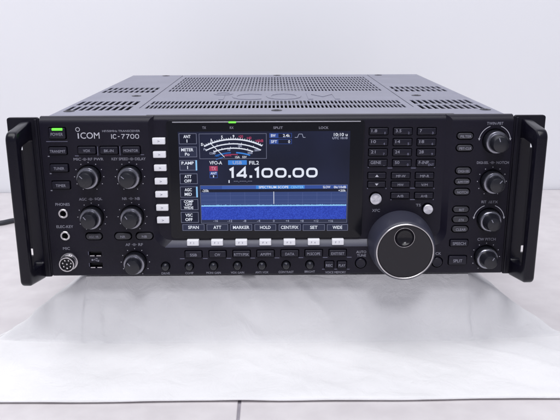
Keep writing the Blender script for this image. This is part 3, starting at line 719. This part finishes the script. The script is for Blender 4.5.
# ---- rack ears and handles -------------------------------------------------
for s in (-1, 1):
    bm = bmesh.new()
    a, c = (W2+.3, 241.0); rect = (a, -.6, c, H-.4) if s == 1 else (-c, -.6, -a, H-.4)
    prism(bm, rect, 3.5, 0, 2.2, .5)
    ct = bmesh.new()
    for zc in (124.6, 24.0):
        loft(ct, [[(x, yy, z) for x, z in rrect(s*232.6-6.0, zc-3.8, s*232.6+6.0, zc+3.6, 3.55, 6)] for yy in (-5, 9)])
    bm = boolean(bm, ct)
    ear = finish('rack_ear', bm, radio, M['ear'], sharp=30)
    b = MB(); b.mi(M['ear']); prism(b.bm, (s*215.2-1.2, .6, s*215.2+1.2, H-1.8), .5, -2.2, .5, .5); finish('ear_rib', b, ear)
    # bracket holding the ear to the case side
    b = MB(); b.mi(M['ear']); cuboid(b.bm, s*208.7, 9.2, 6, s*211.6, 60, 145); finish('bracket', b, ear)
    # handle: rounded loop profile in the Y-Z plane
    def rpoly(P, R, n=8):
        out = []
        for i, p in enumerate(P):
            p = Vector(p); q = Vector(P[i-1]); w = Vector(P[(i+1) % len(P)]); r = R[i]
            d0 = (q-p).normalized(); d1 = (w-p).normalized(); ang = d0.angle(d1); tlen = r/math.tan(ang/2)
            A = p+d0*tlen; B = p+d1*tlen; cdir = (d0+d1).normalized(); C = p+cdir*(r/math.sin(ang/2))
            a0 = math.atan2(A.y-C.y, A.x-C.x); a1 = math.atan2(B.y-C.y, B.x-C.x); da = (a1-a0+math.pi) % (2*math.pi)-math.pi
            for k in range(n+1):
                t_ = a0+da*k/n; out.append((C.x+r*math.cos(t_), C.y+r*math.sin(t_)))
        return out
    Po = [(-.02, 147.8), (-42, 143.2), (-42, 6.0), (-.02, -1.8)]; Ro = [.3, 8.0, 6.0, .3]
    Pi = [(-1.0, 131), (-31, 129), (-31, 17), (-1.0, 13)]; Ri = [3, 8, 8, 3]
    hx0, hx1 = 219.4, 228.9; cc = 2.6
    def grow(P, d):
        cy_ = sum(p[0] for p in P)/4; cz_ = sum(p[1] for p in P)/4
        return [(p[0]+(d if p[0] > cy_ else -d)*(0 if p[0] > -2 else 1), p[1]+(d if p[1] > cz_ else -d)) for p in P]
    bm = bmesh.new(); rings = []
    for x, d in ((hx0, -1.9), (hx0+.35, -1.0), (hx0+1.0, -.3), (hx0+2.0, 0), (hx1-cc, 0), (hx1-1.3, -.35), (hx1-.4, -1.2), (hx1, -cc)):
        rings.append(([(s*x, y, z) for y, z in rpoly(grow(Po, d), [max(.3, r+d) for r in Ro])], [(s*x, y, z) for y, z in rpoly(grow(Pi, -d*.7), [r for r in Ri])]))
    vo = [[bm.verts.new(p) for p in r[0]] for r in rings]; vi = [[bm.verts.new(p) for p in r[1]] for r in rings]; n = len(vo[0])
    for V in (vo, vi):
        for A, B in zip(V, V[1:]):
            for i in range(n): bm.faces.new((A[i], A[(i+1) % n], B[(i+1) % n], B[i]))
    for k in (0, -1):
        for i in range(n): bm.faces.new((vo[k][i], vo[k][(i+1) % n], vi[k][(i+1) % n], vi[k][i]))
    hd = finish('carry_handle', bm, radio, M['handle'], sharp=40)

# ================================================================== the setting
ZF = -80.0
def setmat(name, c0, c1, scale, rough, bump=.1, bsc=300):
    m = mat(name, c0, rough, bump=bump, bscale=bsc); nt = m.node_tree; b = nt.nodes['Principled BSDF']
    tc = nt.nodes.new('ShaderNodeTexCoord'); n = nt.nodes.new('ShaderNodeTexNoise'); n.inputs['Scale'].default_value = scale; n.inputs['Detail'].default_value = 6
    r = nt.nodes.new('ShaderNodeValToRGB'); r.color_ramp.elements[0].position = .35; r.color_ramp.elements[1].position = .68
    r.color_ramp.elements[0].color = (*c0, 1); r.color_ramp.elements[1].color = (*c1, 1)
    nt.links.new(tc.outputs['Object'], n.inputs['Vector']); nt.links.new(n.outputs['Fac'], r.inputs['Fac']); nt.links.new(r.outputs['Color'], b.inputs['Base Color'])
    return m
m_floor = setmat('floor_tile', (.635, .598, .608), (.70, .665, .672), 42, .45, .15, 500)
m_grout = setmat('grout', (.26, .24, .27), (.34, .32, .35), 60, .9)
m_wall = setmat('wall_paint', (.875, .88, .91), (.89, .892, .92), 3.5, .75, .15, 250)
m_cloth = mat('cloth', (.80, .793, .80), .85, bump=.6, bscale=1100, var=.04, vscale=22)
_nt = m_cloth.node_tree; _n = _nt.nodes.new('ShaderNodeTexNoise'); _n.inputs['Scale'].default_value = 38; _n.inputs['Detail'].default_value = 4; _n.inputs['Distortion'].default_value = 1.2
_b = _nt.nodes.new('ShaderNodeBump'); _b.inputs['Strength'].default_value = .5; _b.inputs['Distance'].default_value = .0035
_tc = _nt.nodes.new('ShaderNodeTexCoord'); _nt.links.new(_tc.outputs['Object'], _n.inputs['Vector']); _nt.links.new(_n.outputs['Fac'], _b.inputs['Height'])
_f = [q for q in _nt.nodes if q.type == 'BUMP' and q != _b][0]; _nt.links.new(_b.outputs['Normal'], _f.inputs['Normal'])
b = MB(); b.mi(m_grout)
cuboid(b.bm, -2400, -2000, ZF-12, 2400, 645, ZF-1.2)
mi = b.mi(m_floor)
gx = fz(238.8, 410, ZF)[0]; TS = 600; xs_ = [gx+k*TS for k in range(-4, 5)]; ys_ = [-60-3*TS, -60-2*TS, -60-TS, -60, 640]
for a, c in zip(xs_, xs_[1:]):
    for d, e in zip(ys_, ys_[1:]):
        L = []
        for ins, z in ((1.3, ZF-3), (1.3, ZF-.6), (1.9, ZF)):
            L.append([(x, y, z) for x, y in ((a+ins, d+ins), (c-ins, d+ins), (c-ins, e-ins), (a+ins, e-ins))])
        loft(b.bm, L, mi=mi)
tag(finish('floor', b), kind='structure')
bm = bmesh.new(); cuboid(bm, -2400, 645, ZF-12, 2400, 665, 1700); tag(finish('wall', bm, mats=m_wall), kind='structure')

# cloth draped over the low support and spread on the floor
def cl_noise(x, y, s, k): return noise.noise(Vector((x/s, y/s, k)))
ZT = -10.9
st = []            # stations: T, C, O
BX, BF, BB = 188.0, 26.0, 405.0
def add(T, C_, O): st.append((Vector(T), Vector(C_), Vector(O)))
NF = 90
cl = lambda p, z: (p[0], p[1], z)
for i in range(NF+1):
    u = -1+2*i/NF; add((u*BX, BF, ZT), (u*(BX+6), 18, ZF+1.2), (u*430, -95, ZF+1.2))
for i in range(1, 25):
    t_ = i/24; e = t_*t_*(3-2*t_); add((BX+1*t_, BF+6*t_, ZT), (BX+6+94*e, 18+10*t_, ZF+1.2), (430-139*t_**3, -95+122*t_+2*t_**4, ZF+1.2))
for i in range(1, 31):
    t_ = i/30; e = 1-(1-t_)**3; add((BX+1, BF+6+(BB-BF-6)*t_, ZT), (BX+100-78*e, 28+(BB+10-28)*t_, ZF+1.2), (BX+103-71*e, 29+(BB+10-29)*t_, ZF+1.2))
for i in range(1, 30):
    t_ = i/30; add((BX-2*BX*t_, BB, ZT), (BX+22-2*(BX+22)*t_, BB+12, ZF+1.2), (BX+32-2*(BX+32)*t_, BB+22, ZF+1.2))
for i in range(30, 0, -1):
    t_ = i/30; e = 1-(1-t_)**3; add((-BX-1, BF+6+(BB-BF-6)*t_, ZT), (-BX-94+72*e, 28+(BB+10-28)*t_, ZF+1.2), (-BX-98+66*e, 29+(BB+10-29)*t_, ZF+1.2))
for i in range(24, 0, -1):
    t_ = i/24; e = t_*t_*(3-2*t_); add((-BX-1*t_, BF+6*t_, ZT), (-BX-6-88*e, 18+10*t_, ZF+1.2), (-430+144*t_**3, -95+122*t_+2*t_**4, ZF+1.2))
NV1, NV2 = 22, 26
bm = bmesh.new(); rows = []
for T_, C_, O in st:
    row = []
    out = (O-C_); out.z = 0; out.normalize()
    for k in range(NV1+NV2+1):
        if k <= NV1:
            t_ = k/NV1; p = T_.lerp(C_, t_)
            sag = math.sin(math.pi*t_)
            rdg = lambda a, k_, sc_: (1-abs(noise.noise(Vector((a/sc_, p.z/(sc_*2.6), k_)))*2.4))
            dx_ = (cl_noise(p.x*1.0, p.z*.35, 38, 1.3)*4.0+cl_noise(p.x, p.z*.9, 14, 4.2)*1.0+max(0, rdg(p.x+p.z*.6, 3.1, 60)-.64)*11)*sag
            cf = math.exp(-((abs(p.x)-182)/42)**2) if p.y < 60 else 0
            dx_ += cf*(2.4*math.sin(p.x*.30+2*t_)+1.8*math.sin(p.x*.17+1+t_*3))*t_*sag**.5
            p = p+out*dx_
            if t_ > .86: p = p+out*((t_-.86)/.14)**2*3.0
            if t_ < .12: p.z -= 0
        else:
            t_ = (k-NV1)/NV2; p = C_.lerp(O, t_)+out*3.0*(1-t_)
            fade = min(1, t_*5)*min(1, (1-t_)*9)
            h = max(0, cl_noise(p.x, p.y*1.6, 75, 2.2)*2.6+cl_noise(p.x, p.y, 26, 7.1)*1.0+.7+max(0, .94-abs(cl_noise(p.x+p.y*1.7, p.y*.5, 90, 8.8))*2.2-.70)*7)*fade
            p.z += h
            if t_ > .9 and p.y < -60: p.z += .55
            if t_ == 1: p.z += max(0, cl_noise(p.x, 0, 60, 9.9))*1.2; p.y += cl_noise(p.x, 3, 90, 5.5)*2.2
        row.append(bm.verts.new(p))
    rows.append(row)
N = len(rows)
for i in range(N):
    A, B = rows[i], rows[(i+1) % N]
    for k in range(NV1+NV2): bm.faces.new((A[k], A[k+1], B[k+1], B[k]))
cap = bm.faces.new([r[0] for r in rows]); bmesh.ops.triangulate(bm, faces=[cap])
bmesh.ops.recalc_face_normals(bm, faces=bm.faces)
if sum(f.normal.z for f in bm.faces) < 0: bmesh.ops.reverse_faces(bm, faces=bm.faces)
cloth = finish('white_cloth', bm, mats=m_cloth, sharp=75)
cloth.data.materials[0] = m_cloth
so = cloth.modifiers.new('thickness', 'SOLIDIFY'); so.thickness = .001; so.offset = -1
tag(cloth, 'plain white cloth draped under the radio and spread flat over the pale floor', 'cloth')

# power cable behind the radio
cu = bpy.data.curves.new('cable', 'CURVE'); cu.dimensions = '3D'; cu.bevel_depth = .0038; cu.bevel_resolution = 4; cu.resolution_u = 16
a1 = fz(0, 223, ZF+4); a2 = fz(14, 220.3, ZF+4)
pts = [(a1[0]*1.9, a1[1]-50, ZF+4), (a1[0]*1.35, a1[1]-18, ZF+4), (a1[0], a1[1], ZF+4), (a2[0], a2[1], ZF+4), (-380, 462, ZF+4), (-270, 470, ZF+6), (-175, 462, -20), (-150, 452, 28), (-150, 431, 32)]
sp_ = cu.splines.new('BEZIER'); sp_.bezier_points.add(len(pts)-1)
for bp_, p in zip(sp_.bezier_points, pts): bp_.co = Vector(p)*S; bp_.handle_left_type = bp_.handle_right_type = 'AUTO'
tmp = bpy.data.objects.new('tmp', cu); COL.objects.link(tmp)
me = bpy.data.meshes.new_from_object(tmp.evaluated_get(bpy.context.evaluated_depsgraph_get())); bpy.data.objects.remove(tmp)
for p in me.polygons: p.use_smooth = True
cab = bpy.data.objects.new('power_cable', me); COL.objects.link(cab); me.materials.clear(); me.materials.append(M['cable'])
tag(cab, 'dark grey power cable running over the floor behind the left handle of the radio', 'cable')

# ================================================================== light
w = bpy.data.worlds.new('World'); sc.world = w; w.use_nodes = True
bg = w.node_tree.nodes['Background']; bg.inputs['Color'].default_value = (.82, .84, 1.0, 1); bg.inputs['Strength'].default_value = .35
def area(name, loc, target, sx, sy, power, col):
    l = bpy.data.lights.new(name, 'AREA'); l.shape = 'RECTANGLE'; l.size = sx; l.size_y = sy; l.energy = power; l.color = col
    o = bpy.data.objects.new(name, l); COL.objects.link(o); o.location = loc
    o.rotation_euler = (Vector(target)-Vector(loc)).to_track_quat('-Z', 'Y').to_euler(); return o
area('ceiling_lamp', (-.2, -.42, 1.75), (-.05, .08, 0), 2.0, 1.1, 31, (.985, .985, 1))
area('front_lamp', (.02, -1.45, 1.62), (0, 0, .03), .42, .34, 12, (.94, .94, 1))

sc.render.engine = 'CYCLES'
sc.view_settings.view_transform = 'Standard'; sc.view_settings.look = 'None'; sc.view_settings.exposure = 0; sc.view_settings.gamma = 1
sc.render.resolution_x = 1024; sc.render.resolution_y = 768
